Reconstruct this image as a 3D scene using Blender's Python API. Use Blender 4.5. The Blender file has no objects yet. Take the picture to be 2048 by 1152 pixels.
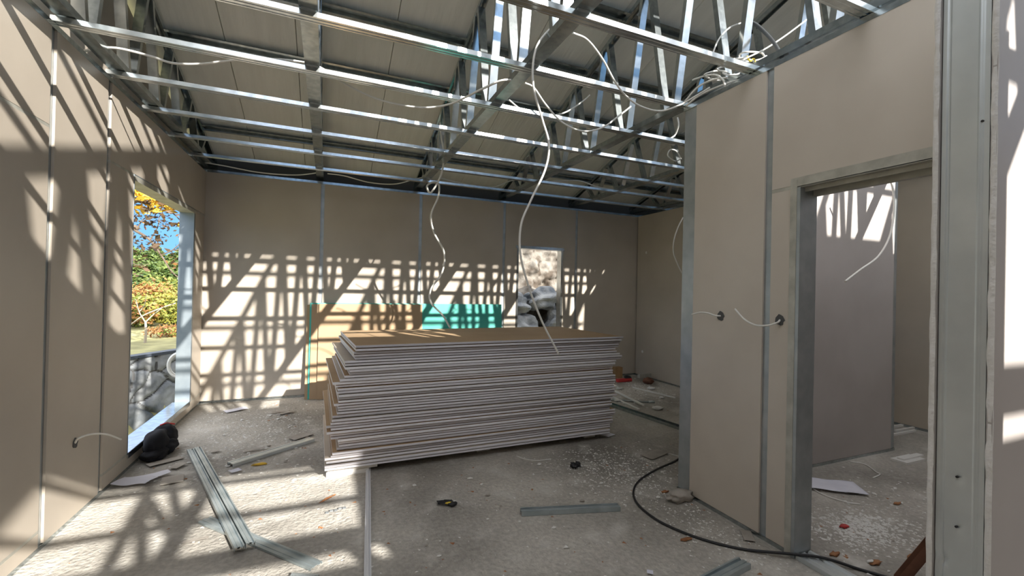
import bpy, bmesh, math, random
from mathutils import Vector, Matrix, noise
sc = bpy.context.scene
C = sc.collection
random.seed(7)

# ------------------------------------------------------------------ camera
F = 876.0
def basis(yaw, pitch, roll):
    f = Vector((math.sin(yaw)*math.cos(pitch), math.cos(yaw)*math.cos(pitch), math.sin(pitch)))
    r = Vector((math.cos(yaw), -math.sin(yaw), 0)); u = r.cross(f)
    c, s = math.cos(roll), math.sin(roll)
    return r*c+u*s, u*c-r*s, f
CR, CU, CF = basis(.3982, .0055, .0219)
EYE = Vector((0, 0, 1.4))
cam = bpy.data.cameras.new('camera'); camo = bpy.data.objects.new('camera', cam); C.objects.link(camo)
cam.sensor_width = 36; cam.lens = 36*F/2048; cam.clip_start = .05; cam.clip_end = 500
camo.matrix_world = Matrix(((CR.x, CU.x, -CF.x, EYE.x), (CR.y, CU.y, -CF.y, EYE.y), (CR.z, CU.z, -CF.z, EYE.z), (0, 0, 0, 1)))
sc.camera = camo
def at(px, py, ax, v):
    """point of the room seen at a pixel of the photograph, on the plane ax = v"""
    d = CF+CR*((px-1024)/F)-CU*((py-576)/F)
    a = 'xyz'.index(ax)
    return EYE+d*((v-EYE[a])/d[a])

# ------------------------------------------------------------------ light
SUNDIR = Vector((-.381, 1, -.574)).normalized()
w = bpy.data.worlds.new('world'); sc.world = w; w.use_nodes = True
nt = w.node_tree; nt.nodes.clear()
tcw = nt.nodes.new('ShaderNodeTexCoord'); sx = nt.nodes.new('ShaderNodeSeparateXYZ'); nt.links.new(tcw.outputs['Generated'], sx.inputs[0])
rmp = nt.nodes.new('ShaderNodeValToRGB'); cr = rmp.color_ramp
cr.elements[0].position = 0; cr.elements[0].color = (.13, .115, .09, 1)
cr.elements[1].position = 1; cr.elements[1].color = (.66, .67, .70, 1)
for p_, c_ in ((.49, (.13, .115, .09, 1)), (.50, (.095, .225, .39, 1)), (.60, (.073, .19, .38, 1)), (.70, (.66, .67, .70, 1))):
    e_ = cr.elements.new(p_); e_.color = c_
mr = nt.nodes.new('ShaderNodeMapRange'); mr.inputs[1].default_value = -1; mr.inputs[2].default_value = 1; nt.links.new(sx.outputs[2], mr.inputs[0]); nt.links.new(mr.outputs[0], rmp.inputs[0])
bg = nt.nodes.new('ShaderNodeBackground'); bg.inputs[1].default_value = 5.4
out = nt.nodes.new('ShaderNodeOutputWorld')
nt.links.new(rmp.outputs[0], bg.inputs[0]); nt.links.new(bg.outputs[0], out.inputs[0])
sl = bpy.data.lights.new('sun', 'SUN'); sl.energy = 18.5; sl.angle = math.radians(.53); sl.color = (1, .955, .88)
so = bpy.data.objects.new('sun', sl); C.objects.link(so)
so.rotation_euler = SUNDIR.to_track_quat('-Z', 'Y').to_euler(); so.location = (4, -8, 8)
vs = sc.view_settings
vs.view_transform = 'Standard'; vs.look = 'None'; vs.exposure = -.62; vs.gamma = 1; vs.use_curve_mapping = False
cy = sc.cycles
cy.use_denoising = True; cy.max_bounces = 10; cy.diffuse_bounces = 6; cy.glossy_bounces = 4
cy.sample_clamp_indirect = 6; cy.blur_glossy = 1.0

# ------------------------------------------------------------------ materials
def mat(name, col, rough=.6, metal=0, col2=None, scale=6, detail=5, bump=0, bscale=None, stretch=None, spec=None, thr=(.35, .65), transl=0):
    m = bpy.data.materials.new(name); m.use_nodes = True
    t = m.node_tree; b = t.nodes['Principled BSDF']
    b.inputs['Base Color'].default_value = (*col, 1); b.inputs['Roughness'].default_value = rough; b.inputs['Metallic'].default_value = metal
    if spec is not None: b.inputs['Specular IOR Level'].default_value = spec
    if col2 or bump:
        tc = t.nodes.new('ShaderNodeTexCoord'); mp = t.nodes.new('ShaderNodeMapping')
        t.links.new(tc.outputs['Object'], mp.inputs[0])
        if stretch: mp.inputs['Scale'].default_value = stretch
    if col2:
        n = t.nodes.new('ShaderNodeTexNoise'); n.inputs['Scale'].default_value = scale; n.inputs['Detail'].default_value = detail
        t.links.new(mp.outputs[0], n.inputs['Vector'])
        r = t.nodes.new('ShaderNodeValToRGB'); r.color_ramp.elements[0].position = thr[0]; r.color_ramp.elements[1].position = thr[1]
        r.color_ramp.elements[0].color = (*col, 1); r.color_ramp.elements[1].color = (*col2, 1)
        t.links.new(n.outputs['Fac'], r.inputs[0]); t.links.new(r.outputs[0], b.inputs['Base Color'])
    if bump:
        n2 = t.nodes.new('ShaderNodeTexNoise'); n2.inputs['Scale'].default_value = bscale or scale; n2.inputs['Detail'].default_value = 6
        t.links.new(mp.outputs[0], n2.inputs['Vector'])
        bp = t.nodes.new('ShaderNodeBump'); bp.inputs['Strength'].default_value = bump; bp.inputs['Distance'].default_value = .02
        t.links.new(n2.outputs['Fac'], bp.inputs['Height']); t.links.new(bp.outputs[0], b.inputs['Normal'])
    return m
M = {}
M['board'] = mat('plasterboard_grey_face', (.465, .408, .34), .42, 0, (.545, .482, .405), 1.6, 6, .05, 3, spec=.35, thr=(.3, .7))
M['kraft'] = mat('plasterboard_brown_back', (.40, .27, .155), .65, 0, (.46, .32, .19), 2, 4)
M['edge'] = mat('plasterboard_paper_edge', (.78, .77, .82), .6)
M['edge1'] = mat('plasterboard_light_edge', (.86, .85, .89), .6)
M['edge2'] = mat('plasterboard_grey_edge', (.56, .545, .58), .6)
M['edge3'] = mat('plasterboard_mid_edge', (.72, .705, .75), .6)
M['gypsum'] = mat('gypsum_core', (.72, .70, .66), .85, 0, (.82, .80, .78), 20, 4, .3, 60)
M['teal'] = mat('moisture_board_green', (.06, .42, .34), .55, 0, (.08, .48, .40), 3)
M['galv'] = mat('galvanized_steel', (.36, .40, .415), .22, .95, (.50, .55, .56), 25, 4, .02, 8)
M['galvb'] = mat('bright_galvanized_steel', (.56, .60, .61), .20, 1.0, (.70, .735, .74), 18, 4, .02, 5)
M['galvd'] = mat('dull_galvanized_steel', (.60, .64, .65), .38, .7, (.70, .74, .745), 5, 5, .02, 4)
M['galvw'] = mat('window_steel', (.24, .28, .31), .45, .55, (.31, .35, .38), 6)
M['board_bounce'] = mat('plasterboard_bounce_lit_face', (.56, .50, .43), .42, 0, (.63, .57, .495), 1.6, 6, .05, 3, spec=.4)  # same board, lightened to paint in bounced light on the partition
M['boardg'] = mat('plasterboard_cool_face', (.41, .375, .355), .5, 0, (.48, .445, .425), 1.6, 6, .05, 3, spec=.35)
M['galvs'] = mat('wall_stud_steel', (.38, .415, .43), .42, .65, (.47, .50, .515), 10, 4)
M['galvf'] = mat('loose_galvanized_steel', (.34, .40, .42), .36, .6, (.50, .56, .58), 7, 5)
M['frame'] = mat('dirty_white_steel', (.42, .41, .36), .5, .35, (.56, .55, .49), 12, 6)
M['roof'] = mat('fibre_cement_underside', (.80, .785, .72), .45, 0, (.86, .845, .78), 2.2, 5, .25, 5, stretch=(6, .6, 1))
M['cable'] = mat('white_cable', (.78, .77, .73), .45)
M['black'] = mat('black_rubber', (.02, .02, .022), .5)
M['cloth'] = mat('black_cloth', (.006, .006, .009), .95, 0, (.012, .012, .016), 8)
M['red'] = mat('red_plastic', (.55, .04, .04), .4)
M['rust'] = mat('rusty_steel', (.13, .055, .035), .8, .2, (.22, .10, .06), 12, 6, .2)
M['paper'] = mat('white_paper', (.72, .72, .82), .7, 0, (.80, .80, .88), 5)
M['card'] = mat('brown_cardboard', (.36, .22, .10), .8, 0, (.44, .28, .14), 8)
M['leaf_dry'] = mat('dry_leaf', (.30, .12, .05), .7, 0, (.40, .19, .08), 20)
M['plaster'] = mat('plaster_crumb', (.78, .77, .74), .8)
M['greypaper'] = mat('torn_grey_paper', (.34, .31, .27), .8, 0, (.44, .40, .36), 10)
M['yellow'] = mat('yellow_plastic', (.75, .55, .05), .4)
M['stone'] = mat('blue_grey_stone', (.10, .115, .13), .85, 0, (.34, .35, .35), 3.5, 8, .5, 12)
M['mortar_shade'] = mat('dark_joint_and_shade', (.10, .10, .10), .95)  # stone joints; also painted shade of the eave gap and cable holes
M['rock'] = mat('crumbly_rock', (.09, .07, .052), .9, 0, (.25, .228, .195), 3, 10, .9, 9, thr=(.4, .6))
M['bark'] = mat('bark', (.10, .07, .05), .9, 0, (.18, .14, .10), 12)
M['palebark'] = mat('pale_bark', (.50, .42, .32), .9)
def leafmat(name, c, c2):
    m = mat(name, c, .6, 0, c2, 3, 2)
    return m
M['pine'] = leafmat('pine_needles', (.05, .095, .022), (.16, .21, .05))
M['bushg'] = leafmat('green_leaves', (.13, .17, .03), (.26, .29, .06))
M['bushy'] = leafmat('yellow_green_leaves', (.24, .24, .045), (.40, .36, .07))
M['bushr'] = leafmat('rust_orange_leaves', (.28, .12, .04), (.42, .22, .07))
M['gold'] = leafmat('golden_leaves', (.62, .36, .03), (.80, .52, .06))
M['darkleaf'] = leafmat('dark_leaves', (.05, .035, .018), (.13, .07, .03))
M['grass'] = mat('grassy_soil', (.20, .19, .08), .9, 0, (.40, .37, .17), 2.5, 8, .5, 20)
M['soil'] = mat('leafy_soil', (.10, .06, .04), .9, 0, (.35, .20, .12), 9, 6, .5)
# concrete floor: grey brown, patchy and dusty
m = mat('rough_concrete', (.20, .185, .155), .8); M['floor'] = m
t = m.node_tree; b = t.nodes['Principled BSDF']; tc = t.nodes.new('ShaderNodeTexCoord')
def nz(s, d, st=None):
    n = t.nodes.new('ShaderNodeTexNoise'); n.inputs['Scale'].default_value = s; n.inputs['Detail'].default_value = d
    t.links.new(tc.outputs['Object'], n.inputs['Vector']); return n
def ramp(n, p0, c0, p1, c1):
    r = t.nodes.new('ShaderNodeValToRGB'); r.color_ramp.elements[0].position = p0; r.color_ramp.elements[1].position = p1
    r.color_ramp.elements[0].color = (*c0, 1); r.color_ramp.elements[1].color = (*c1, 1); t.links.new(n.outputs['Fac'], r.inputs[0]); return r
r1 = ramp(nz(1.1, 8), .3, (.26, .243, .217), .68, (.60, .565, .51))
r2 = ramp(nz(38, 6), .38, (.86, .855, .85), .66, (1.1, 1.1, 1.09))
r3 = ramp(nz(4.5, 9), .55, (0, 0, 0), .75, (1, 1, 1))
mx = t.nodes.new('ShaderNodeMix'); mx.data_type = 'RGBA'; mx.blend_type = 'MULTIPLY'; mx.inputs[0].default_value = 1
t.links.new(r1.outputs[0], mx.inputs[6]); t.links.new(r2.outputs[0], mx.inputs[7])
mx2 = t.nodes.new('ShaderNodeMix'); mx2.data_type = 'RGBA'; mx2.inputs[7].default_value = (.62, .595, .55, 1)
t.links.new(r3.outputs[0], mx2.inputs[0]); t.links.new(mx.outputs[2], mx2.inputs[6]); t.links.new(mx2.outputs[2], b.inputs['Base Color'])
nb = nz(42, 4); nb2 = nz(7, 5); ad = t.nodes.new('ShaderNodeMath'); ad.operation = 'ADD'
t.links.new(nb.outputs['Fac'], ad.inputs[0]); t.links.new(nb2.outputs['Fac'], ad.inputs[1])
bp = t.nodes.new('ShaderNodeBump'); bp.inputs['Strength'].default_value = .85; bp.inputs['Distance'].default_value = .014
t.links.new(ad.outputs[0], bp.inputs['Height']); t.links.new(bp.outputs[0], b.inputs['Normal'])

# ------------------------------------------------------------------ mesh helpers
class MB:
    def __init__(s): s.v = []; s.f = []; s.mi = []; s.smooth = []
    def face(s, idx, mi=0, sm=False): s.f.append(idx); s.mi.append(mi); s.smooth.append(sm)
    def box(s, x0, x1, y0, y1, z0, z1, mi=0, tb=None):
        n = len(s.v)
        s.v += [(x0,y0,z0),(x1,y0,z0),(x1,y1,z0),(x0,y1,z0),(x0,y0,z1),(x1,y0,z1),(x1,y1,z1),(x0,y1,z1)]
        for k, q in enumerate(((0,3,2,1),(4,5,6,7),(0,1,5,4),(1,2,6,5),(2,3,7,6),(3,0,4,7))):
            s.face([n+i for i in q], (tb if tb is not None and k < 2 else mi))
        return s
    def prism(s, pts, p0, p1, A, B, mi=0, caps=True):
        """closed 2D outline pts swept from p0 to p1, outline axes A and B"""
        p0, p1, A, B = map(Vector, (p0, p1, A, B)); n = len(s.v); k = len(pts)
        for P in (p0, p1):
            for a, b2 in pts: s.v.append(tuple(P+A*a+B*b2))
        for i in range(k):
            j = (i+1) % k; s.face([n+i, n+j, n+k+j, n+k+i], mi)
        if caps: s.face([n+i for i in range(k)][::-1], mi); s.face([n+k+i for i in range(k)], mi)
        return s
    def tube(s, pts, r, seg=8, mi=0, r2=None, closed=False):
        pts = [Vector(p) for p in pts]; n0 = len(s.v); N = len(pts)
        up = Vector((.13, .21, .97)); prev = None
        for i, p in enumerate(pts):
            d = (pts[min(i+1, N-1)]-pts[max(i-1, 0)]).normalized()
            if prev is None: a = d.cross(up).normalized()
            else: a = (prev-d*prev.dot(d)).normalized()
            prev = a; b2 = d.cross(a)
            rr = r if r2 is None else r+(r2-r)*i/(N-1)
            for k in range(seg):
                an = 2*math.pi*k/seg; s.v.append(tuple(p+a*math.cos(an)*rr+b2*math.sin(an)*rr))
        for i in range(N-1):
            for k in range(seg):
                k2 = (k+1) % seg; s.face([n0+i*seg+k, n0+i*seg+k2, n0+(i+1)*seg+k2, n0+(i+1)*seg+k], mi, True)
        s.face([n0+k for k in range(seg)][::-1], mi); s.face([n0+(N-1)*seg+k for k in range(seg)], mi)
        return s
    def grid(s, fn, nu, nv, mi=0, sm=True, mif=None):
        n = len(s.v)
        for j in range(nv+1):
            for i in range(nu+1): s.v.append(tuple(fn(i/nu, j/nv)))
        for j in range(nv):
            for i in range(nu):
                a = n+j*(nu+1)+i
                s.face([a, a+1, a+nu+2, a+nu+1], mif(i/nu, j/nv) if mif else mi, sm)
        return s
    def blob(s, c, r, amp=.25, freq=2.5, seed=0, sub=2, mi=0, sm=True):
        bm = bmesh.new(); bmesh.ops.create_icosphere(bm, subdivisions=sub, radius=1)
        n = len(s.v); c = Vector(c)
        for v in bm.verts:
            k = 1+amp*2*noise.noise(v.co*freq+Vector((seed*3.7, seed*1.3, seed)))
            s.v.append((c.x+v.co.x*r[0]*k, c.y+v.co.y*r[1]*k, c.z+v.co.z*r[2]*k))
        for f in bm.faces: s.face([n+v.index for v in f.verts], mi, sm)
        bm.free(); return s
    def leaves(s, c, r, n, size, rng, mi=0, shell=.55):
        c = Vector(c)
        for _ in range(n):
            d = Vector((rng.gauss(0, 1), rng.gauss(0, 1), rng.gauss(0, 1))).normalized()
            k = shell+(1-shell)*rng.random(); k *= 1+.35*noise.noise(d*2.2+c)
            p = c+Vector((d.x*r[0], d.y*r[1], d.z*r[2]))*k
            a = Vector((rng.gauss(0, 1), rng.gauss(0, 1), rng.gauss(0, .6))).normalized()
            b2 = a.cross(Vector((rng.gauss(0, 1), rng.gauss(0, 1), rng.gauss(0, 1)))).normalized()
            z = size*(.6+.8*rng.random()); m0 = len(s.v)
            s.v += [tuple(p-a*z), tuple(p+b2*z*.45+d*z*.1), tuple(p+a*z), tuple(p-b2*z*.45-d*z*.1)]
            s.face([m0, m0+1, m0+2], mi); s.face([m0, m0+2, m0+3], mi)
        return s
    def build(s, name, mats, parent=None, **props):
        me = bpy.data.meshes.new(name)
        me.from_pydata(s.v, [], s.f)
        if not isinstance(mats, (list, tuple)): mats = [mats]
        for mm in mats: me.materials.append(M[mm] if isinstance(mm, str) else mm)
        me.polygons.foreach_set('material_index', s.mi); me.polygons.foreach_set('use_smooth', s.smooth)
        me.update()
        bm = bmesh.new(); bm.from_mesh(me); bmesh.ops.recalc_face_normals(bm, faces=bm.faces); bm.to_mesh(me); bm.free()
        o = bpy.data.objects.new(name, me); C.objects.link(o)
        if parent is not None:
            o.parent = parent
            if parent.type == 'EMPTY' or True: o.matrix_parent_inverse = Matrix.Translation(-parent.location) if parent.parent is None else parent.matrix_parent_inverse.copy()
        for k, v in props.items(): o[k] = v
        return o
def tag(o, label, cat, group=None, kind=None):
    o['label'] = label; o['category'] = cat
    if group: o['group'] = group
    if kind: o['kind'] = kind
    return o
def thing(name, loc, label, cat, group=None):
    o = bpy.data.objects.new(name, None); C.objects.link(o); o.location = loc; o.empty_display_size = .1
    return tag(o, label, cat, group)
def struct(o, label=None, cat=None):
    o['kind'] = 'structure'
    if label: o['label'] = label; o['category'] = cat
    return o
def catmull(P, n=10):
    P = [Vector(p) for p in P]; P = [2*P[0]-P[1]]+P+[2*P[-1]-P[-2]]; o = []
    for i in range(1, len(P)-2):
        a, b2, c, d = P[i-1:i+3]
        for k in range(n):
            t_ = k/n; o.append(.5*((2*b2)+(c-a)*t_+(2*a-5*b2+4*c-d)*t_*t_+(3*b2-a-3*c+d)*t_**3))
    o.append(P[-2]); return o
def Cprof(w_, d, t_=.002, l=.012):
    a, b2 = w_/2, d/2
    return [(-a+l, b2), (-a, b2), (-a, -b2), (a, -b2), (a, b2), (a-l, b2), (a-l, b2-t_), (a-t_, b2-t_), (a-t_, -b2+t_), (-a+t_, -b2+t_), (-a+t_, b2-t_), (-a+l, b2-t_)]
def Uprof(w_, d, t_=.002):
    a, b2 = w_/2, d/2
    return [(-a, b2), (-a, -b2), (a, -b2), (a, b2), (a-t_, b2), (a-t_, -b2+t_), (-a+t_, -b2+t_), (-a+t_, b2)]

# ------------------------------------------------------------------ setting
XL, YB, XR, XF, XP = -1.339, 6.11, 4.886, 5.86, 2.328
YFR, HT = -2.05, 2.74
BT = .0125
# floor slab, ground outside
MB().box(XL-.13, XF+.13, YFR-.13, YB+.13, -.25, 0).build('floor', 'floor', kind='structure', label='rough dusty concrete floor slab of the unfinished house', category='floor')

def wall(name, ax, face, nrm, thick, boards, studs, hstrips=(), top=None, bottom=None, label='', back=None, bmat='board'):
    """boards: (u0,u1,z0,z1) rectangles in the plane ax=face, body lying behind the face (nrm = +-1 is the way the face looks)"""
    mb = MB(); sgn = -nrm
    def bx(q, u0, u1, z0, z1, d0, d1):
        a0, a1 = sorted((face+sgn*d0, face+sgn*d1))
        if ax == 'x': q.box(a0, a1, u0, u1, z0, z1)
        else: q.box(u0, u1, a0, a1, z0, z1)
    for r in boards: bx(mb, *r, 0, BT)
    for r in (back if back is not None else boards): bx(mb, *r, thick-BT, thick)
    root = mb.build(name, bmat, kind='structure', label=label, category='wall')
    for u0, u1, z0, z1 in studs:
        q = MB(); bx(q, u0-.012, u1+.012, z0, z1, BT+.001, thick-BT-.001); q.build('stud', 'galvs', root)
    for u0, u1, z0, z1 in hstrips:
        q = MB(); bx(q, u0, u1, z0+.0005, z1-.0005, .001, BT+.003); q.build('joint_strip', 'frame', root)
    if top:
        q = MB(); bx(q, top[0], top[1], HT-(.03 if name != 'wall_front' else .075), HT, -.0015, thick+.0015); q.build('top_track', 'galv', root)
    for u0, u1 in (bottom or ()):
        q = MB(); bx(q, u0, u1, 0, .024, BT*.3, thick-.002); q.build('bottom_track', 'galv', root)
    return root
B0, B1 = .028, HT-.02
# left wall with a tall low-silled window
Lb = [(YFR, -.60, B0, .125), (YFR, -.60, .14, B1), (-.55, .60, B0, B1), (.65, 1.80, B0, B1), (1.85, 3.005, B0, .10), (1.85, 3.005, .118, 2.185), (1.85, 3.005, 2.203, B1),
      (3.055, 3.64, B0, B1), (3.69, 4.08, B0, .118), (3.69, 4.08, .136, 2.185), (3.69, 6.105, 2.203, B1), (4.08, 5.70, B0, .118), (5.70, 6.075, B0, .118), (5.70, 6.075, .136, 2.185)]
wl = wall('wall_left', 'x', XL, 1, .125, Lb, [(-.60, -.55, 0, HT), (.60, .65, 0, HT), (1.80, 1.85, 0, HT), (3.005, 3.055, 0, HT), (3.64, 3.69, 0, HT), (6.075, 6.222, 0, HT)],
     [(1.85, 3.005, .10, .118), (3.69, 4.08, .118, .136), (3.69, 4.08, 2.185, 2.203), (1.85, 3.005, 2.185, 2.203), (5.70, 6.1, .118, .136), (5.70, 6.1, 2.185, 2.203)],
     top=(YFR, YB), bottom=[(YFR, YB)], label='left wall of grey plasterboard with steel strips between the sheets')
# back wall
xj = [XL+1.255*k for k in range(1, 5)]
bb = []
cols = [XL-.11]+[v for x in xj for v in (x-.022, x+.022)]+[XR]
Bb = [(cols[0], cols[1], B0, B1), (cols[2], cols[3], B0, B1), (cols[4], cols[5], B0, B1)]
wx0, wx1, wz0, wz1 = 2.64, 3.435, .55, 2.075
Bb += [(cols[6], wx0, B0, B1), (wx0, wx1, B0, wz0), (wx0, wx1, wz1, B1), (wx1, cols[7], B0, B1), (cols[8], XF, B0, B1)]
wall('wall_back', 'y', YB, -1, .125, Bb, [(x-.022, x+.022, 0, HT) for x in xj], top=(XL, XF), bottom=[(XL, XF)], label='back wall of grey plasterboard with a small window opening')
wall('wall_right', 'x', XR, -1, .10, [(3.4, 4.30, B0, B1), (4.33, 6.09, B0, B1)], [(4.30, 4.33, 0, HT)], top=(3.4, YB), bottom=[(3.4, YB)], label='short right wall meeting the back wall, plasterboard')
wall('wall_far', 'x', XF, -1, .125, [(YFR, YB, B0, B1)], [(2.0, 2.05, 0, HT)], top=(YFR, YB), bottom=[(YFR, YB)], label='dark far wall seen through the doorway')
wall('wall_front', 'y', YFR, 1, .125, [(XL, XF, B0, 2.53)], [(x_, x_+.05, 2.4, 2.70) for x_ in (-.6, .65, 1.9, 3.1, 4.4)], top=(XL, XF), label='front wall of plasterboard behind the camera')
# partition with the doorway
Pb = [(1.78, 2.305, B0, B1), (1.605, 1.733, B0, 1.985), (1.605, 1.733, 2.005, B1), (.735, 1.605, 2.03, B1)]
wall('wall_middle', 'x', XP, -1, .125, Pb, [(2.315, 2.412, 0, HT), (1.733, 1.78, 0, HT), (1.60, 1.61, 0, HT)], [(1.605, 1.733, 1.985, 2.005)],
     top=(.735, 2.425), bottom=[(1.585, 2.425)], label='partition wall of grey plasterboard holding the doorway', back=[(1.605, 2.35, B0, B1), (.735, 1.605, 2.03, B1)], bmat='board_bounce')
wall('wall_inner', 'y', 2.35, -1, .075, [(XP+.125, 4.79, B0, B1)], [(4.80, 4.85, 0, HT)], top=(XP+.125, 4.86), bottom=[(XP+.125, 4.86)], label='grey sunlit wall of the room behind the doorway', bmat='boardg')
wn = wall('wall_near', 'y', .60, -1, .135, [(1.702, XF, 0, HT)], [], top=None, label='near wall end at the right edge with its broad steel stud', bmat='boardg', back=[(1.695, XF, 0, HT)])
wall('wall_south_added', 'x', 2.02, -1, .125, [(YFR, -.40, B0, HT)], [], label='added unseen short partition behind the camera, shading the floor')  # unseen wall, added and placed for its shadow on the floor
# broad stud at the near wall's end: a C section with turned lips, dents and screws
def endstud():
    mb = MB()
    def fn(u, v):
        y = .6155+(.104)*u; z = v*2.74
        x = 1.704+.0025*(abs(u-.86) < .035)+.0015*(u < .12)-.0015*(abs(u-.2) < .03)
        x += .0022*noise.noise(Vector((u*2.0, z*1.7, 3)))
        for (dy, dz, dp) in ((.672, 1.405-.415*.0-.52, .005), (.672, .74, .004), (.705, .63, .009)):
            r = math.hypot(y-dy, (z-dz)*.8); x += dp*math.exp(-(r/.014)**2)
        return (x, y, z)
    mb.grid(fn, 60, 220)
    mb.box(1.706, 1.745, .6155, .6175, 0, 2.74); mb.box(1.706, 1.745, .7175, .7195, 0, 2.74)
    st = mb.build('end_stud', 'galvd', wn)
    for y, z in ((.672, .885), (.672, .74), (.63, 1.93-.02)):
        MB().tube([(1.701, y, z), (1.707, y, z)], .0035, 8).build('screw', 'black', st)
endstud()
def rough_edge(name, y0, y1, seed, x0):
    mb = MB()
    def fn(u, v):
        z = v*2.74; x = x0+.004*noise.noise(Vector((z*9, seed, 0)))+.002*noise.noise(Vector((z*40, seed, 1)))
        if u < .25 or u > .75: x += .004
        yy = y0+(y1-y0)*u
        if u > .9: yy += .003*noise.noise(Vector((z*14, seed, 5)))
        return (x, yy, z)
    mb.grid(fn, 4, 160); mb.build(name, 'gypsum', wn)
rough_edge('broken_board_edge', .7225, .7375, 2, 1.692); rough_edge('broken_board_edge', .5985, .6130, 5, 1.699)
# window in the left wall: steel lining
def winframe():
    y0, y1, z0, z1, x0, x1 = 4.08, 5.70, .125, 2.20, XL-.127, XL+.003
    mb = MB(); mb.box(x0, x1, y0-.002, y0+.006, z0, z1); mb.box(x0, x1, y1-.045, y1, z0, z1)
    mb.box(x0, x1, y0, y1, z1-.008, z1)
    o = mb.build('window_1', ['galvw'], kind='structure', label='tall unglazed window opening in the left wall with steel lining', category='window')
    q = MB(); q.box(x0-.02, x1+.004, y0, y1-.045, z0-.004, z0+.012); q.box(x1+.001, x1+.005, y0, y1-.045, z0-.03, z0+.012); q.build('window_sill', 'galvb', o)
    q = MB(); q.box(x0, x1+.001, y0, y1, z1-.045, z1-.008); q.build('window_head', 'frame', o)
winframe()
def winback():
    mb = MB(); y0, y1 = YB-.004, YB+.128
    mb.box(wx0-.002, wx0+.03, y0, y1, wz0, wz1); mb.box(wx1-.03, wx1+.004, y0, y1, wz0, wz1)
    mb.box(wx0-.02, wx1+.02, y0-.004, y1, wz1-.03, wz1+.012); mb.box(wx0, wx1, y0, y1, wz0-.01, wz0+.02)
    mb.build('window_2', ['galvb'], kind='structure', label='small unglazed window opening in the back wall onto rock', category='window')
winback()
# doorway lining: nested galvanized profiles with ribs
def doorway():
    y1 = 1.605; zt = 2.0; x0, x1 = XP-.006, XP+.131
    mb = MB()
    outl = [(-.006, -.034), (-.006, 0), (.131, 0), (.131, -.034), (.129, -.034), (.129, -.010), (.100, -.010), (.100, -.022), (.088, -.022), (.088, -.010), (.060, -.010), (.060, -.024), (.052, -.024), (.052, -.010), (.030, -.010), (.030, -.026), (.024, -.026), (.024, -.004), (-.003, -.004), (-.003, -.034)]
    # jamb: outline in (x, y) swept upwards ; hollow side towards the board
    mb.prism([(a, -b2*1.0) for a, b2 in outl], (XP, y1-.040, 0), (XP, y1-.040, zt), (1, 0, 0), (0, 1, 0))
    o = mb.build('door_1', 'galvs', kind='structure', label='open doorway in the partition with its steel lining', category='doorway')
    q = MB(); q.box(XP-.007, XP-.003, .70, y1+.012, zt-.01, zt+.042); q.box(XP-.007, XP+.131, .70, y1, zt-.012, zt-.006); q.box(XP+.03, XP+.036, .70, y1-.03, zt-.034, zt-.01)
    q.box(XP+.10, XP+.131, .70, y1-.03, zt-.05, zt-.01)
    q.build('door_head', 'frame', o)
    q = MB(); q.box(XP-.008, XP-.003, y1-.022, y1+.014, 0, zt+.03); q.build('jamb_flange', 'frame', o)
doorway()
# ceiling = underside of the roof panels over the north slope only
YRG, ZRG, MS = 1.55, 4.36, .315
def zr(y): return ZRG-(MS if y > YRG else .28)*abs(y-YRG)
mb = MB(); x = -1.60
PW = [.62, 1.24]
xs = [-1.60, -.86, -.30, .50, 1.12, 1.75, 2.36, 2.98, 3.60, 4.22, 4.84, 5.46, 6.15]
for i in range(len(xs)-1):
    a, b2 = xs[i]+.003, xs[i+1]-.003
    y0, y1 = YRG-.03, YB+.45; z0, z1 = zr(YRG)+.047, zr(YB+.45)+.047
    def fn(u, v, a=a, b2=b2, i=i):
        y = y0+(y1-y0)*v; xx = a+(b2-a)*u
        return (xx, y, zr(y)+.047+.0015*noise.noise(Vector((xx*9, y*.8, i))))
    mb.grid(fn, 8, 26, 0, True)
    n = len(mb.v)
    mb.v += [(a, y0, z0), (b2, y0, z0), (b2, y1, z1), (a, y1, z1)]+[(a, y0, z0+.03), (b2, y0, z0+.03), (b2, y1, z1+.03), (a, y1, z1+.03)]
    for q in ((4, 5, 6, 7), (0, 1, 5, 4), (1, 2, 6, 5), (2, 3, 7, 6), (3, 0, 4, 7)): mb.face([n+k for k in q])
mb.box(xs[0], xs[-1], YRG-.03, YRG-.02, ZRG+.03, ZRG+.09)
mb.prism([(YRG-.03, ZRG+.082), (YB+.45, zr(YB+.45)+.082), (YB+.45, zr(YB+.45)+.10), (YRG-.03, ZRG+.10)], (xs[0], 0, 0), (xs[-1], 0, 0), (0, 1, 0), (0, 0, 1))
mb.build('ceiling', 'roof', kind='structure', label='tan underside of the roof panels on the far slope', category='ceiling')
MB().box(xs[0], xs[-1], YB+.14, YB+.16, 2.66, zr(YB+.15)+.045).build('eave_shade_strip', 'mortar_shade', kind='structure', label='added dark strip for the shaded gap under the eave over the back wall', category='wall')  # strip coloured dark to stand in for shade in the eave gap
# gable sheathing behind the leftmost truss and at the far right
for nm, x in (('wall_gable', -1.475), ('wall_east_gable', XF+.14)):
    mb = MB(); pr = [(YFR-.1, 2.70), (YFR-.1, zr(YFR)), (YRG, ZRG), (YB+.12, zr(YB+.12)), (YB+.12, 2.70)]
    if nm != 'wall_gable': pr = [(YRG, 2.70), (YRG, ZRG), (YB+.12, zr(YB+.12)), (YB+.12, 2.70)]
    mb.prism(pr, (x, 0, 0), (x+.02 if x < 0 else x-.02, 0, 0), (0, 1, 0), (0, 0, 1))
    mb.build(nm, 'board', kind='structure', label='triangular gable sheathing behind the %s roof truss' % ('leftmost' if x < 0 else 'farthest right'), category='wall')

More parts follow.
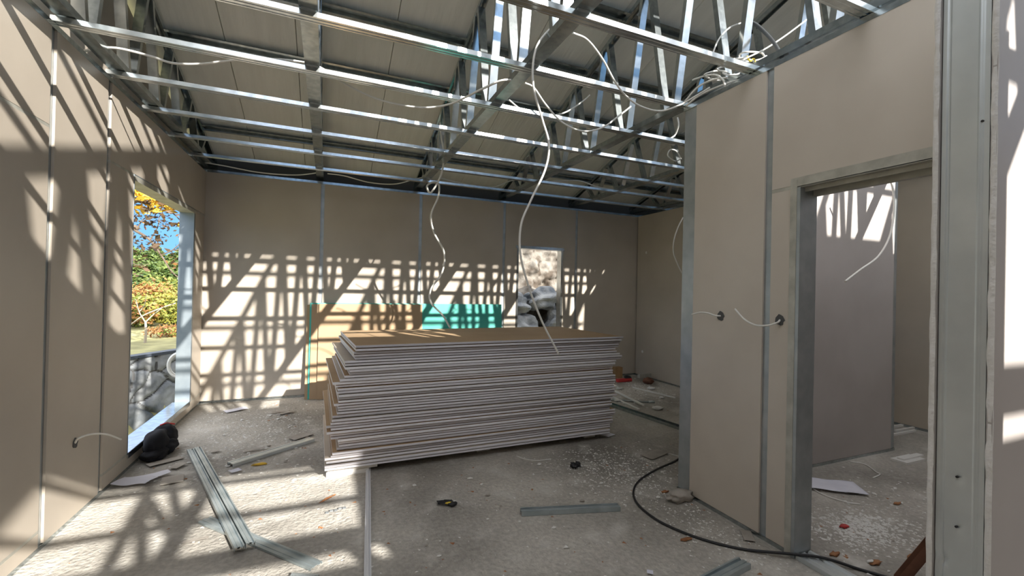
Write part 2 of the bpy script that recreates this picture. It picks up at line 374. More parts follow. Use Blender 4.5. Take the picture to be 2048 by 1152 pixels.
# ------------------------------------------------------------------ roof trusses
TX = [-1.29, -.12, 1.12, 2.40, 3.62, 4.84, 5.78]
TL = ['galvanized roof truss running along the top of the left wall', 'galvanized roof truss over the left end of the board stack, second from the left wall',
      'galvanized roof truss crossing above the middle of the board stack, cable draped over it', 'galvanized roof truss reaching the corner post of the partition wall',
      'galvanized roof truss behind the partition, beyond the cable bundle', 'galvanized roof truss above the short right wall', 'galvanized roof truss farthest to the right']
def truss(x, lab, W=.056):
    root = thing('roof_truss', (x, YRG, HT+.035), lab, 'roof truss', 'roof trusses')
    zb = HT+.055; D = .042
    MB().prism(Cprof(.085, D, .002, .012), (x, -3.1, zb), (x, YB+.1, zb), (1, 0, 0), (0, 0, 1)).build('bottom_chord', 'galv', root)
    for ys in (-3.25, YB+.35):
        d = Vector((0, YRG-ys, ZRG-zr(ys))).normalized(); nb_ = Vector((0, -d.z, d.y)) if d.y > 0 else Vector((0, d.z, -d.y))
        p0 = Vector((x, ys, zr(ys)-D/2-.002)); p1 = Vector((x, YRG, ZRG-D/2-.004))
        MB().prism(Cprof(W, D, .002, .010), p0, p1, (1, 0, 0), -nb_).build('top_chord', 'galv', root)
    bn = [3.21+.57*k for k in range(-11, 6) if -3.0 < 3.21+.57*k < YB-.25]
    for y in bn:
        for s_ in (-1, 1):
            yt = y+s_*.245; zt = zr(yt)-.030
            if zt-zb < .10 or not (-3.1 < yt < YB): continue
            p0 = Vector((x, y+s_*.045, zb-.01)); p1 = Vector((x, yt, zt))
            d = (p1-p0).normalized(); nn = Vector((0, d.z, -d.y))
            # plate of the C turned to the south for one web and to the north for the next
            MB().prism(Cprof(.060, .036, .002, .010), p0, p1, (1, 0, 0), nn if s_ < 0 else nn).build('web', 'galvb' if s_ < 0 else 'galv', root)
    return root
for x, l in zip(TX, TL): truss(x, l)
# level struts between the webs of the two trusses behind the partition
for x, y0, y1, z, lab in ((3.62, 2.35, 3.25, 3.42, 'steel strut between webs of the truss behind the partition, upper one'), (3.62, 1.75, 2.35, 3.16, 'lower steel strut between webs of the truss behind the partition'),
                          (2.40, 1.6, 2.2, 3.46, 'short steel strut between webs of the truss over the partition')):
    tag(MB().prism(Uprof(.04, .03), (x-.055, y0, z), (x-.055, y1, z), (0, 0, 1), (1, 0, 0)).build('steel_strut', 'galvd'), lab, 'strut')

# ceiling channels on top of the walls, running from the left wall to the right
ordw = ['nearest the back wall', 'second from the back wall', 'third from the back wall', 'fourth from the back wall', 'fifth from the back wall', 'sixth from the back wall, thick in the photo', 'seventh from the back wall, ending above the cable bundle', 'eighth from the back wall, in the upper right corner']
chY = [5.53, 4.885, 4.25, 3.645, 3.035, 2.43, 1.87, 1.27, .66, .05, -.56, -1.17, -1.72]
ch_prof = [(-.030, .027), (-.030, 0), (-.022, 0), (-.020, .003), (-.008, .003), (-.006, 0), (.006, 0), (.008, .003), (.020, .003), (.022, 0), (.030, 0), (.030, .027), (.023, .027), (.023, .025), (.028, .025), (.028, .002), (.0225, .002), (.0205, .005), (-.0205, .005), (-.0225, .002), (-.028, .002), (-.028, .025), (-.023, .025), (-.023, .027)]
for i, y in enumerate(chY):
    x1 = XR if y > 2.43 else (XP+.06 if y > .7 else 2.4)
    o = MB().prism(ch_prof, (XL-.01, y, HT+.002), (x1, y, HT+.002), (0, 1, 0), (0, 0, 1)).build('ceiling_channel', 'galvb')
    o['label'] = 'steel ceiling channel ' + (ordw[i] if i < 8 else 'of the part behind the camera')
    tag(o, o['label'], 'ceiling channel', 'ceiling channels')
    if i < 8:
        for tx in TX[1:5]:
            if tx < x1-.05:
                MB().box(tx-.034, tx+.034, y-.038, y+.038, HT+.0295, HT+.036).build('hanger_clip', 'galvd', o)
# purlins on both slopes
pl = [(5.63, 'roof purlin under the panels closest to the back wall'), (4.44, 'roof purlin halfway up the panels'), (3.84, 'roof purlin third up from the back wall'), (3.20, 'roof purlin fourth up from the back wall'),
      (2.50, 'roof purlin just below the ridge on the panelled slope'), (1.49, 'roof purlin on the open slope beside the ridge')]
for y in (1.30, .53, -.26, -.90, -1.80): pl.append((y, 'roof purlin of the open near slope'))
for y, l in pl:
    z = zr(y)+.0005
    sg = -1 if y > YRG else 1
    A = Vector((0, 1, sg*MS)).normalized(); B = Vector((0, -sg*MS, 1)).normalized()
    hw = 1 if y > 1.4 else .62
    hat = [(a_*hw, b_) for a_, b_ in [(-.05, 0), (-.028, 0), (-.018, .034), (.018, .034), (.028, 0), (.05, 0), (.05, .002), (.0295, .002), (.0195, .036), (-.0195, .036), (-.0295, .002), (-.05, .002)]]
    tag(MB().prism(hat, (-1.47, y, z), (XF+.1, y, z), A, B).build('roof_purlin', 'galv'), l, 'purlin', 'roof purlins')

# one row of roof panels already laid on the near slope, behind the camera
for i, (xa, xb) in enumerate(((-1.50, 2.62), (3.40, 5.95), (-1.50, .66))):
    y0, y1 = (-2.15, -.85) if i < 2 else (-2.95, -2.16)  # last piece is unseen, added to darken the low left wall
    mb = MB().prism([(y0, zr(y0)+.042), (y1, zr(y1)+.042), (y1, zr(y1)+.068), (y0, zr(y0)+.068)], (xa, 0, 0), (xb, 0, 0), (0, 1, 0), (0, 0, 1))
    tag(mb.build('roof_panel', 'roof'), 'roof panel already laid on the near slope, %s one' % ('left', 'right', 'added unseen corner')[i], 'roof panel', 'roof panels on the near slope')

# ------------------------------------------------------------------ stack of plasterboard
LZ = [(.96,.23),(.94,.20),(.90,.19),(.86,.20),(.83,.13),(.80,.13),(.78,.16),(.76,.16),(.74,.13),(.71,.10),(.69,.05),(.66,.07),(.63,.08),(.59,.09),(.55,.09),(.52,.06),(.50,.09),(.46,.08),(.42,.05),(.39,.04),(.37,.01),(.35,.04),(.33,.02),(.29,.04),(.27,.09),(.23,.10),(.20,.09),(.17,.06),(.15,.05),(.14,.03),(.12,.01),(.10,.02),(.07,.01),(.0,.01)]
RZ = [(.97,2.71),(.92,2.69),(.85,2.66),(.83,2.64),(.79,2.66),(.76,2.68),(.72,2.62),(.70,2.58),(.61,2.57),(.59,2.58),(.55,2.58),(.48,2.57),(.44,2.57),(.39,2.53),(.32,2.52),(.23,2.58),(.17,2.55),(.12,2.53),(.06,2.51),(0,2.49)]
def near(T, z): return min(T, key=lambda q: abs(q[0]-z))[1]
NB = 41; pitch = (.972-.062)/NB
rg = random.Random(4)
GS = 'plasterboard sheets of the big stack'
rnd_off = 0
for k in range(NB):
    z0 = .062+pitch*k; z1 = z0+(.0185 if k == NB-1 else rg.uniform(.0150, .0190))
    if k % 3 == 0: rnd_off = rg.uniform(-.012, .012)
    xl = near(LZ, z0)+rg.uniform(-.004, .004); xr = near(RZ, z0)+rg.uniform(-.006, .006)
    L = min(xr-xl, 2.56) if xr-xl < 2.4 else (xr-xl)
    ang = math.radians(1.2+2.6*max(0, (z0-.45)/.5)+rg.uniform(-.35, .35)) if k < NB-1 else math.radians(3.6)
    yf = 3.455-.04*(z0/.97)+rnd_off+rg.uniform(-.014, .014)
    mb = MB(); n = 0
    sg_ = .004 if k > 2 else 0
    # a sheet: bevelled long edges, sides in paper, faces brown or grey
    Wd = 1.20; T = z1-z0
    outl = [(0, .0025), (.003, 0), (Wd-.003, 0), (Wd, .0025), (Wd, T-.0045), (Wd-.006, T), (.006, T), (0, T-.0045)]
    xa, ya = math.cos(ang), math.sin(ang)
    P0 = Vector((xl, yf, z0)); P1 = P0+Vector((xa, ya, 0))*L
    mb.prism(outl, P0, P1, (-ya, xa, 0), (0, 0, 1), 1)
    # face 5..: outline segment 5->6 is the top, 1->2 the bottom
    mb.mi[5] = 0; mb.mi[1] = 0; mb.mi[8] = 2; mb.mi[9] = 2
    face = 'kraft' if (k == NB-1 or rg.random() < .55) else 'board'
    edge = rg.choice(['edge', 'edge1', 'edge3', 'edge2', 'edge3'])
    o = mb.build('plasterboard_sheet', [face, edge, 'gypsum' if rg.random() < .5 else 'edge'])
    if k == NB-1: tag(o, 'topmost brown sheet lying on the big plasterboard stack', 'plasterboard', GS)
    elif k == 0: tag(o, 'bottom sheet of the big plasterboard stack, just above the floor', 'plasterboard', GS)
    else: tag(o, 'plasterboard sheet in the %s third of the big stack' % ('lower' if k < NB/3 else 'middle' if k < 2*NB/3 else 'upper'), 'plasterboard', GS)
# supports of the stack
for x, l in ((.02, 'white gypsum block under the near left end of the stack'), (1.22, 'gypsum block under the middle of the stack'), (2.30, 'gypsum block under the right end of the stack')):
    mb = MB()
    mb.grid(lambda u, v: (x+.30*u-.02*noise.noise(Vector((v*7, u, x)))*2, 3.47+1.1*v, .0005), 4, 12)
    x_ = x
    mb = MB()
    if x < .1:
        mb.box(x_, x_+.30, 3.475, 4.55, .0, .03); mb.box(x_+.008, x_+.36, 3.485, 4.55, .03, .0605)
    else:
        mb.box(x_, x_+.12, 3.60, 4.55, .0, .0605)
    tag(mb.build('gypsum_block', 'gypsum'), l, 'block')
# small white stickers on the second sheet? a pale label lying on the stack's left end
# sheets leaning on the back wall
def lean(name, x0, x1, h, yb, lab, face, edgem, T=.0125, yt=6.085):
    # stands on its long edge: foot at yb, head touching near yt
    th = math.atan2(yt-yb, h)
    d = Vector((0, math.sin(th), math.cos(th))); nn = Vector((0, -math.cos(th), math.sin(th)))
    mb = MB(); mb.prism([(0, 0), (T, 0), (T, h), (0, h)], (x0, yb, .004), (x1, yb, .004), nn, d, 0)
    mb.mi[4-4+0] = 1; mb.mi[2] = 1; mb.mi[4] = 1; mb.mi[5] = 1
    return tag(mb.build(name, [face, edgem]), lab, 'plasterboard', 'sheets leaning on the back wall')
lean('leaning_sheet', -.235, 1.05, 1.165, 5.965, 'rearmost brown sheet leaning on the back wall, only its left end showing', 'kraft', 'kraft', yt=6.092)
lean('leaning_sheet', -.200, 2.385, 1.19, 5.945, 'long green moisture-resistant sheet leaning on the back wall behind the brown ones', 'teal', 'teal', yt=6.072)
lean('leaning_sheet', -.180, 1.19, 1.175, 5.925, 'second brown sheet from the front, leaning against the green sheet', 'kraft', 'edge2', yt=6.052)
lean('leaning_sheet', -.095, 1.20, 1.182, 5.895, 'front brown sheet leaning on the green sheet by the back wall', 'kraft', 'edge2', yt=6.028)

# ------------------------------------------------------------------ steel profiles on the floor
def ribbed(name, p0, p1, W, H, lab, m='galvf', flip=False, nested=False):
    p0, p1 = Vector(p0), Vector(p1); d = (p1-p0).normalized(); A = d.cross(Vector((0, 0, 1))).normalized(); B = A.cross(d).normalized()
    if B.z < 0: B = -B
    a = W/2; t_ = .002
    top = [(-a, 0), (-a, H), (-a*.70, H), (-a*.62, H*.55), (-a*.30, H*.55), (-a*.20, H), (a*.35, H), (a*.40, H-.003), (a*.52, H-.003), (a*.57, H), (a, H), (a, 0)]
    inner = [(a-t_, 0)]+[(x_*.97, y_-t_) for x_, y_ in reversed(top[1:-1])]+[(-a+t_, 0)]
    inner[0] = (a-t_, 0)
    return MB().prism(top+inner, p0, p1, A, B).build(name, m)
root = thing('channel_bundle', (-.7, 3.5, 0), 'two ribbed galvanized channels laid side by side near the left wall', 'steel profile')
o = ribbed('channel', (-1.022, 4.385, .004), (-.390, 2.63, .024), .046, .022, ''); o.parent = root; o.matrix_parent_inverse = Matrix.Translation(-root.location)
o = ribbed('channel', (-.973, 4.395, .004), (-.341, 2.64, .024), .044, .030, ''); o.parent = root; o.matrix_parent_inverse = Matrix.Translation(-root.location)
o = ribbed('steel_profile', (-.64, 3.08, .002), (-.02, 2.38, .002), .07, .012, ''); tag(o, 'flat galvanized strip crossing under the pair of channels', 'steel profile')
o = ribbed('steel_profile', (-.66, 3.93, .002), (-.10, 4.34, .002), .075, .028, ''); tag(o, 'short dirty channel lying left of the board stack', 'steel profile'); o.data.materials[0] = M['galvd']
o = ribbed('steel_profile', (1.145, 2.50, .002), (1.765, 2.335, .002), .055, .028, ''); tag(o, 'short shiny channel lying alone on the open floor', 'steel profile')
o = ribbed('steel_profile', (1.55, 1.55, .002), (2.02, 1.62, .002), .07, .028, ''); tag(o, 'galvanized channel at the bottom edge, near the doorway', 'steel profile')
o = ribbed('steel_profile', (-.14, 2.32, .002), (-.02, 2.26, .002), .06, .02, ''); tag(o, 'end of a small channel at the bottom edge near the flat strip', 'steel profile'); o.data.materials[0] = M['galvd']
o = ribbed('floor_channel', (.325, 3.62, .001), (.17, 1.75, .001), .034, .022, ''); tag(o, 'long narrow white channel running from under the stack towards the camera', 'steel profile'); o.data.materials[0] = mat('white_channel', (.74, .74, .76), .45, .0)
tag(MB().prism(Uprof(.075, .03), (3.24, 4.62, .017), (3.42, 3.35, .017), (1, 0, 0), (0, 0, 1)).build('floor_track', 'galv'), 'empty wall track fixed to the floor right of the stack', 'floor track')
o = ribbed('floor_track', (XP+.062, 1.56, .001), (XP+.062, .78, .001), .12, .022, ''); tag(o, 'floor track across the doorway threshold', 'floor track'); o.data.materials[0] = M['galvd']
tag(MB().prism(Uprof(.05, .04), at(1800, 1160, 'z', .03), at(1905, 1035, 'y', 1.13), (.7, -.7, 0), (0, 0, 1)).build('rusty_bar', 'rust'), 'rusty steel bar propped in the doorway beside the near wall', 'steel bar')

# ------------------------------------------------------------------ cables
def cable(name, P, r, lab, cat='cable', m='cable', group=None, n=10, mb=None):
    pts = catmull(P, n)
    o = (mb or MB()).tube(pts, r, 8).build(name, m)
    return tag(o, lab, cat, group)
A_ = at
def path(ps): return [A_(*p) for p in ps]
cable('hanging_cable', path([(1110,52,'y',2.14),(1096,62,'y',2.15),(1075,90,'y',2.15),(1066,130,'y',2.16),(1068,180,'y',2.17),(1085,240,'y',2.2),(1098,290,'y',2.2),(1090,340,'y',2.2),(1062,400,'y',2.22),(1042,450,'y',2.25),(1041,510,'y',2.27),(1058,575,'y',2.3),(1085,645,'y',2.32),(1118,709,'y',2.35)]), .0062,
      'thick white cable hanging from the roof down in front of the board stack')
cable('hanging_cable', path([(880,245,'y',4.6),(883,275,'y',4.65),(888,310,'y',4.7),(882,350,'y',4.75),(862,385,'y',4.8),(854,372,'y',4.8),(868,364,'y',4.82),(878,370,'y',4.85),(876,395,'y',4.87),(862,430,'y',4.87),(868,465,'y',4.9),(888,505,'y',4.9),(884,545,'y',4.93),(862,578,'y',4.95),(862,605,'y',4.95),(885,630,'y',4.97),(900,655,'y',4.97)]), .0105,
      'white cable with a loop hanging in front of the green sheet')
cable('ceiling_cable', path([(165,106,'z',2.752),(178,100,'z',2.79),(230,96,'z',2.80),(300,112,'z',2.79),(345,126,'z',2.78),(400,128,'z',2.782),(470,120,'z',2.80),(530,118,'z',2.80),(590,122,'z',2.84),(640,135,'z',2.78),(690,168,'z',2.74),(760,200,'z',2.70),(840,215,'z',2.67),(900,208,'z',2.69),(960,180,'z',2.72),(1000,162,'z',2.75),(1022,160,'z',2.77)]), .0072,
      'long white cable swagging from the left wall across the ceiling channels')
cable('ceiling_cable', path([(1146,66,'y',2.1),(1175,80,'y',2.13),(1205,118,'y',2.16),(1228,160,'y',2.18),(1250,190,'y',2.2),(1280,212,'y',2.2),(1320,222,'y',2.2),(1360,210,'y',2.18),(1390,193,'y',2.12),(1420,175,'y',2.05)]), .0058,
      'white cable looping from the middle truss to the partition top')
cable('ceiling_cable', path([(1050,166,'y',2.9),(1068,176,'y',2.9),(1092,210,'y',2.92),(1125,245,'y',2.95),(1165,262,'y',2.95),(1205,255,'y',2.95),(1240,230,'y',2.93),(1262,213,'y',2.9)]), .007,
      'white cable loop sagging lowest between the middle trusses')
cable('ceiling_cable', path([(1018,200,'y',3.4),(1045,220,'y',3.4),(1090,232,'y',3.4),(1130,225,'y',3.38),(1165,203,'y',3.35),(1180,190,'y',3.3)]), .007,
      'short white cable swag behind the thick hanging cable')
cable('ceiling_cable', path([(872,252,'y',4.5),(885,258,'y',4.4),(920,255,'y',4.35),(945,240,'y',4.2),(965,222,'y',3.9),(985,200,'y',3.6)]), .008,
      'white cable lying over channels left of the middle truss')
cable('ceiling_cable', path([(655,347,'y',5.75),(690,352,'y',5.7),(740,365,'y',5.7),(790,368,'y',5.7),(830,358,'y',5.65),(860,352,'y',5.6)]), .007, 'thin white cable just above the back wall, left part')
cable('ceiling_cable', path([(880,356,'y',5.6),(930,368,'y',5.6),(985,374,'y',5.6),(1020,362,'y',5.55),(1050,358,'y',5.5)]), .007, 'thin white cable just above the back wall, middle part')
cable('ceiling_cable', path([(1080,365,'y',5.1),(1120,362,'y',5.1),(1160,362,'y',5.1),(1200,375,'y',5.1),(1240,378,'y',5.1),(1270,365,'y',5.05)]), .008, 'white cable sagging above the right part of the back wall')
cable('ceiling_cable', path([(410,325,'y',5.95),(450,332,'y',5.9),(520,345,'y',5.9),(590,350,'y',5.9),(640,345,'y',5.88)]), .007, 'thin cable in the dark gap over the back wall\'s left end')
cable('ceiling_cable', path([(1355,235,'y',3.0),(1357,250,'y',3.0),(1350,270,'y',3.05),(1338,280,'y',3.05),(1345,290,'y',3.1),(1355,285,'y',3.1)]), .007, 'white cable end curling beside the partition\'s corner post')
cable('ceiling_cable', path([(1362,318,'y',3.2),(1350,322,'y',3.2),(1336,312,'y',3.2),(1340,300,'y',3.2),(1352,302,'y',3.2),(1362,318,'y',3.22)]), .006, 'small cable loop beside the partition\'s corner post')
cable('hanging_cable', path([(1366,435,'y',3.3),(1356,455,'y',3.3),(1348,480,'y',3.3),(1347,505,'y',3.3),(1356,530,'y',3.3),(1366,550,'y',3.3)]), .006, 'white cable bowing out from behind the partition\'s corner post')
cable('hanging_cable', path([(1778,352,'y',2.0),(1786,380,'y',2.0),(1788,420,'y',1.99),(1780,470,'y',1.98),(1757,512,'y',1.97),(1720,540,'y',1.95),(1690,563,'y',1.93)]), .007, 'white cable hanging inside the room behind the doorway')
# bundles on the partition top
cable('cable_arc', path([(1424,118,'y',2.0),(1428,100,'y',2.02),(1440,75,'y',2.05),(1460,55,'y',2.05),(1485,45,'y',2.05)]), .005, 'thin white cable arching up to the dark conduit')
cable('conduit', path([(1488,42,'y',2.05),(1510,48,'y',2.0),(1535,70,'y',1.9),(1552,92,'y',1.8),(1564,116,'y',1.72)]), .011, 'dark grey conduit arching down onto the partition top', 'conduit', 'galvd').data.materials[0] = mat('grey_conduit', (.05, .055, .06), .5)
cable('ceiling_cable', path([(1465,135,'y',1.95),(1490,118,'y',1.92),(1530,98,'y',1.9),(1570,72,'y',1.88),(1610,42,'y',1.86),(1632,25,'y',1.85)]), .005, 'straight white cable rising right from the cable bundle')
for k in range(4):
    rr = random.Random(20+k); c0 = [(1500,112),(1436,150),(1460,140),(1485,125)][k]; yy = [1.93, 2.1, 2.02, 1.96][k]
    pts = []
    for i in range(8):
        an = i*.9+k*1.3; pts.append(A_(c0[0]+[34,30,26,30][k]*math.cos(an)*rr.uniform(.6, 1), c0[1]+[12,14,12,10][k]*math.sin(an)*rr.uniform(.6, 1), 'y', yy+rr.uniform(-.05, .05)))
    for p in pts: p.z = max(p.z, 2.765)
    cable('cable_coil', pts, .0052, ['tangled white cable coil at the right end of the bundle, with yellow wire', 'tangled white cable coil nearest the corner post', 'tangled white cable coil in the middle of the bundle', 'tangled white cable coil behind the bundle\'s right part'][k], 'cable', group='cable bundle on the partition')
cable('cable_coil', path([(1494,112,'y',1.93),(1500,122,'y',1.93),(1508,118,'y',1.93),(1512,130,'y',1.93),(1520,126,'y',1.93)]), .006, 'short yellow wire in the cable bundle', 'cable', 'yellow')
for i, pts in enumerate(([(1372,212),(1400,190),(1440,172),(1480,158)], [(1368,205),(1395,175),(1425,160),(1455,155)], [(1385,160),(1410,152),(1432,150),(1446,160),(1450,172)])):
    pp = [A_(x, y, 'y', 2.3-.1*j) for j, (x, y) in enumerate(pts)]
    cable('ceiling_cable', pp, .006, ['white cable lying along the partition top edge', 'second white cable rising towards the bundle', 'white cable end bending over near the corner post'][i])
# cable ends poking out of the walls
def wallcable(hole, P, r, lab, nrm):
    root = thing('wall_cable', hole, lab, 'cable')
    q = MB(); h = Vector(hole); N_ = Vector(nrm)
    a = N_.cross(Vector((0, 0, 1))).normalized(); b2 = Vector((0, 0, 1))
    ring = [(math.cos(2*math.pi*k/14)*.026*(1+.15*math.sin(3*k)), math.sin(2*math.pi*k/14)*.030*(1+.12*math.cos(2*k))) for k in range(14)]
    q.prism(ring, h+N_*.0005, h+N_*.0035, a, b2); q.build('hole_shade_disc', 'mortar_shade', root)  # flat dark disc painted as the shade inside the hole
    MB().tube(catmull([h]+P, 10), r, 8).build('cable_end', 'cable', root)
wallcable((XL, 3.342, .454), [A_(158, 876, 'x', XL+.05), A_(185, 868, 'x', XL+.07), A_(215, 869, 'x', XL+.07), A_(242, 879, 'x', XL+.06)], .0055, 'white cable end poking out low on the left wall', (1, 0, 0))
wallcable((XP, 2.069, 1.265), [A_(1430, 631, 'x', XP-.03), A_(1415, 626, 'x', XP-.05), A_(1400, 625, 'x', XP-.06), A_(1384, 629, 'x', XP-.06)], .0055, 'white cable end poking out of the partition next to its corner post', (-1, 0, 0))
wallcable((XP, 1.671, 1.268), [A_(1555, 645, 'x', XP-.03), A_(1535, 651, 'x', XP-.05), A_(1510, 650, 'x', XP-.06), A_(1488, 638, 'x', XP-.06), A_(1470, 618, 'x', XP-.05)], .0055, 'longer white cable end poking out beside the doorway', (-1, 0, 0))
def fl(x, y, z=0.0): p = A_(x, y, 'z', 0); return Vector((p.x, p.y, z))
cable('black_hose', [fl(1420,880,.008), fl(1355,921,.008), fl(1315,940,.008), fl(1280,962,.008), fl(1267,985,.008), fl(1275,1010,.008), fl(1310,1040,.008), fl(1360,1065,.008), fl(1420,1086,.008), fl(1490,1102,.008), fl(1590,1120,.03), fl(1650,1128,.03), fl(1720,1142,.008), fl(1800,1165,.008)], .0075, 'black power cord curving over the floor and through the doorway', 'cord', 'black')
cable('white_cable_offcut', [fl(1033,913,.004), fl(1050,919,.004), fl(1075,922,.004), fl(1102,919,.004)], .004, 'curved white cable offcut just in front of the stack')
cable('white_cable_offcut', [fl(1290,908,.004), fl(1320,905,.004), fl(1345,910,.004), fl(1365,916,.004)], .004, 'curved white cable offcut beside the torn paper near the partition')
cable('white_cable_offcut', [fl(1700,924,.004), fl(1730,930,.004), fl(1752,945,.004), fl(1760,950,.004), fl(1745,957,.004)], .005, 'pale cable offcut on the floor of the room behind the doorway')
cable('grey_cable_offcut', [fl(1617,972,.004), fl(1645,990,.004), fl(1690,1005,.004), fl(1720,1010,.004)], .006, 'grey cable by the bottom of the door jamb')

# ------------------------------------------------------------------ things lying about
def sheet(name, c, W, L, ang, amp, m, lab, cat='paper', z=.006, seed=1, ragged=0.0):
    ca, sa = math.cos(ang), math.sin(ang)
    def fn(u, v):
        rx = 1+ragged*noise.noise(Vector((v*3, seed, 0))); ry = 1+ragged*noise.noise(Vector((u*3, seed, 9)))
        x_, y_ = (u-.5)*L*ry, (v-.5)*W*rx
        zz = z+amp*(1+noise.noise(Vector((x_*7, y_*7, seed))))
        return (c[0]+x_*ca-y_*sa, c[1]+x_*sa+y_*ca, zz)
    mb = MB(); mb.grid(fn, 18, 12); o = mb.build(name, m)
    s_ = o.modifiers.new('thickness', 'SOLIDIFY'); s_.thickness = .0012
    return tag(o, lab, cat)
sheet('crumpled_paper', fl(270, 968), .12, .22, -.35, .020, 'paper', 'crumpled white paper by the foot of the left wall', seed=3, ragged=.6)
sheet('crumpled_paper', fl(315, 955), .08, .14, .5, .018, 'paper', 'white paper scrap touching the crumpled sheet by the left wall', seed=5, ragged=.6)
sheet('paper_sheet', (3.40, 2.10), .22, .52, -.62, .012, 'paper', 'bluish white paper sheet on the floor behind the doorway', seed=8, ragged=.25)
sheet('torn_grey_paper', fl(345, 962), .13, .13, .2, .006, 'greypaper', 'grey board scrap right of the crumpled paper', 'scrap', seed=11, ragged=.7)
sheet('torn_grey_paper', fl(330, 925), .08, .22, .6, .006, 'greypaper', 'long grey board scrap near the black garment', 'scrap', seed=12, ragged=.7)
sheet('torn_grey_paper', fl(1310, 910), .12, .26, .3, .006, 'greypaper', 'torn grey paper left of the partition, behind the cord', 'scrap', seed=13, ragged=.7)
sheet('torn_grey_paper', fl(1495, 1074), .06, .12, .9, .006, 'greypaper', 'grey paper scrap against the foot of the partition', 'scrap', seed=14, ragged=.7)
sheet('torn_grey_paper', fl(1300, 1148), .03, .03, .9, .006, 'paper', 'white scrap at the bottom edge, right of centre', 'scrap', seed=15, ragged=.7)
sheet('board_scrap', fl(600, 875), .12, .20, .7, .01, 'greypaper', 'grey board scrap lying between the short channel and the stack', 'scrap', seed=16, ragged=.7)
for i, (px, py, W_, L_, a_, m_, l_) in enumerate(((472, 822, .10, .22, .5, 'paper', 'white and black torn wrapping by the foot of the back wall, left part'), (560, 826, .06, .20, .1, 'greypaper', 'flat grey scrap near the foot of the leaning sheets'), (508, 902, .03, .16, .2, 'greypaper', 'thin grey strip on the floor above the short dirty channel'),
        (355, 935, .07, .10, 1.1, 'greypaper', 'small grey scrap right of the black garment'), (470, 945, .06, .07, .6, 'paper', 'white scrap at the near end of the short dirty channel'), (430, 905, .05, .06, .3, 'greypaper', 'small grey scrap right of the far end of the paired channels'), (572, 828, .05, .16, .4, 'greypaper', 'grey strip scrap behind the board stack\'s left end'),
        (390, 1085, .03, .12, .0, 'greypaper', 'thin grey strip on the sunlit floor left of the paired channels'), (1215, 872, .10, .12, .4, 'paper', 'pale scrap under the right end of the board stack'), (1600, 1048, .05, .1, .2, 'paper', 'pale scrap beside the door jamb foot'))):
    sheet('scrap', fl(px, py), W_, L_, a_, .010, m_, l_, 'scrap', seed=30+i, ragged=.8)
# rolled grey paper at the partition corner
mb = MB(); c = fl(1362, 1002)
mb.blob((c.x, c.y, .035), (.10, .045, .036), .28, 2.2, 5, 3); tag(mb.build('paper_clump', 'greypaper'), 'rolled grey paper clump at the corner foot of the partition', 'paper')
# black garment
mb = MB()
mb.blob((-1.245, 4.36, .115), (.080, .15, .105), .10, 1.4, 1, 4); mb.blob((-1.225, 4.50, .125), (.085, .11, .095), .12, 1.6, 2, 4); mb.blob((-1.235, 4.30, .05), (.085, .12, .055), .12, 2, 3, 4); mb.blob((-1.20, 4.42, .06), (.085, .12, .07), .12, 2, 4, 4)
g_ = tag(mb.build('black_garment', 'cloth'), 'black garment heaped on the floor under the left window', 'garment')
MB().tube(catmull([(-1.25, 4.46, .222), (-1.22, 4.50, .223), (-1.17, 4.53, .205)], 6), .007, 6).build('red_trim', 'red', g_)
# wrapper
c = fl(895, 1012); root = thing('snack_wrapper', (c.x, c.y, 0), 'crumpled black and yellow wrapper on the open floor', 'wrapper')
sheet_o = MB().grid(lambda u, v: (c.x-.06+.10*u, c.y-.01+.05*v+.02*(1-u), .006+.012*(1+noise.noise(Vector((u*4, v*4, 2))))), 10, 8); sheet_o.build('foil', 'black', root)
MB().blob((c.x+.03, c.y-.012, .014), (.03, .02, .012), .3, 3, 4, 2).build('crumple', 'black', root)
MB().blob((c.x+.005, c.y-.004, .021), (.022, .008, .006), .2, 3, 4, 2).build('yellow_print', 'yellow', root)
MB().blob((c.x+.045, c.y-.005, .022), (.012, .01, .008), .2, 3, 6, 2).build('white_print', 'plaster', root)
c = fl(1152, 935); tag(MB().blob((c.x-.02, c.y, .018), (.025, .03, .018), .5, 3, 8, 3).blob((c.x+.025, c.y+.01, .02), (.012, .03, .02), .5, 3, 9, 3).build('black_scrap', 'black'), 'crumpled black plastic scrap in front of the stack', 'scrap')
c = fl(655, 1000); tag(MB().grid(lambda u, v: (c.x-.05+.10*u, c.y-.05+.09*u+.035*(v-.5)*math.sin(math.pi*min(1, max(0, u)))*(1+.5*noise.noise(Vector((u*8, v*3, 1)))), .008+.010*abs(v-.5)+.006*noise.noise(Vector((u*6, v*6, 0)))), 14, 6).build('dry_leaf', 'leaf_dry'), 'reddish brown dry leaf in the sunlit floor patch', 'leaf')
c = fl(675, 1022); mb = MB()
for k in range(5): mb.box(c.x-.07+.025*k, c.x-.05+.025*k, c.y-.014+.008*(k % 2)+.006*k, c.y+.006+.006*k, .001, .006+.004*(k % 2))
tag(mb.build('grey_plastic_strip', 'stone'), 'broken strip of grey plastic near the brown dry leaf', 'scrap')
c = fl(520, 930); tag(MB().blob((c.x, c.y, .008), (.05, .015, .008), .4, 3, 3, 2).build('dry_leaf', 'gold'), 'yellow brown leaf beside the short dirty channel', 'leaf')
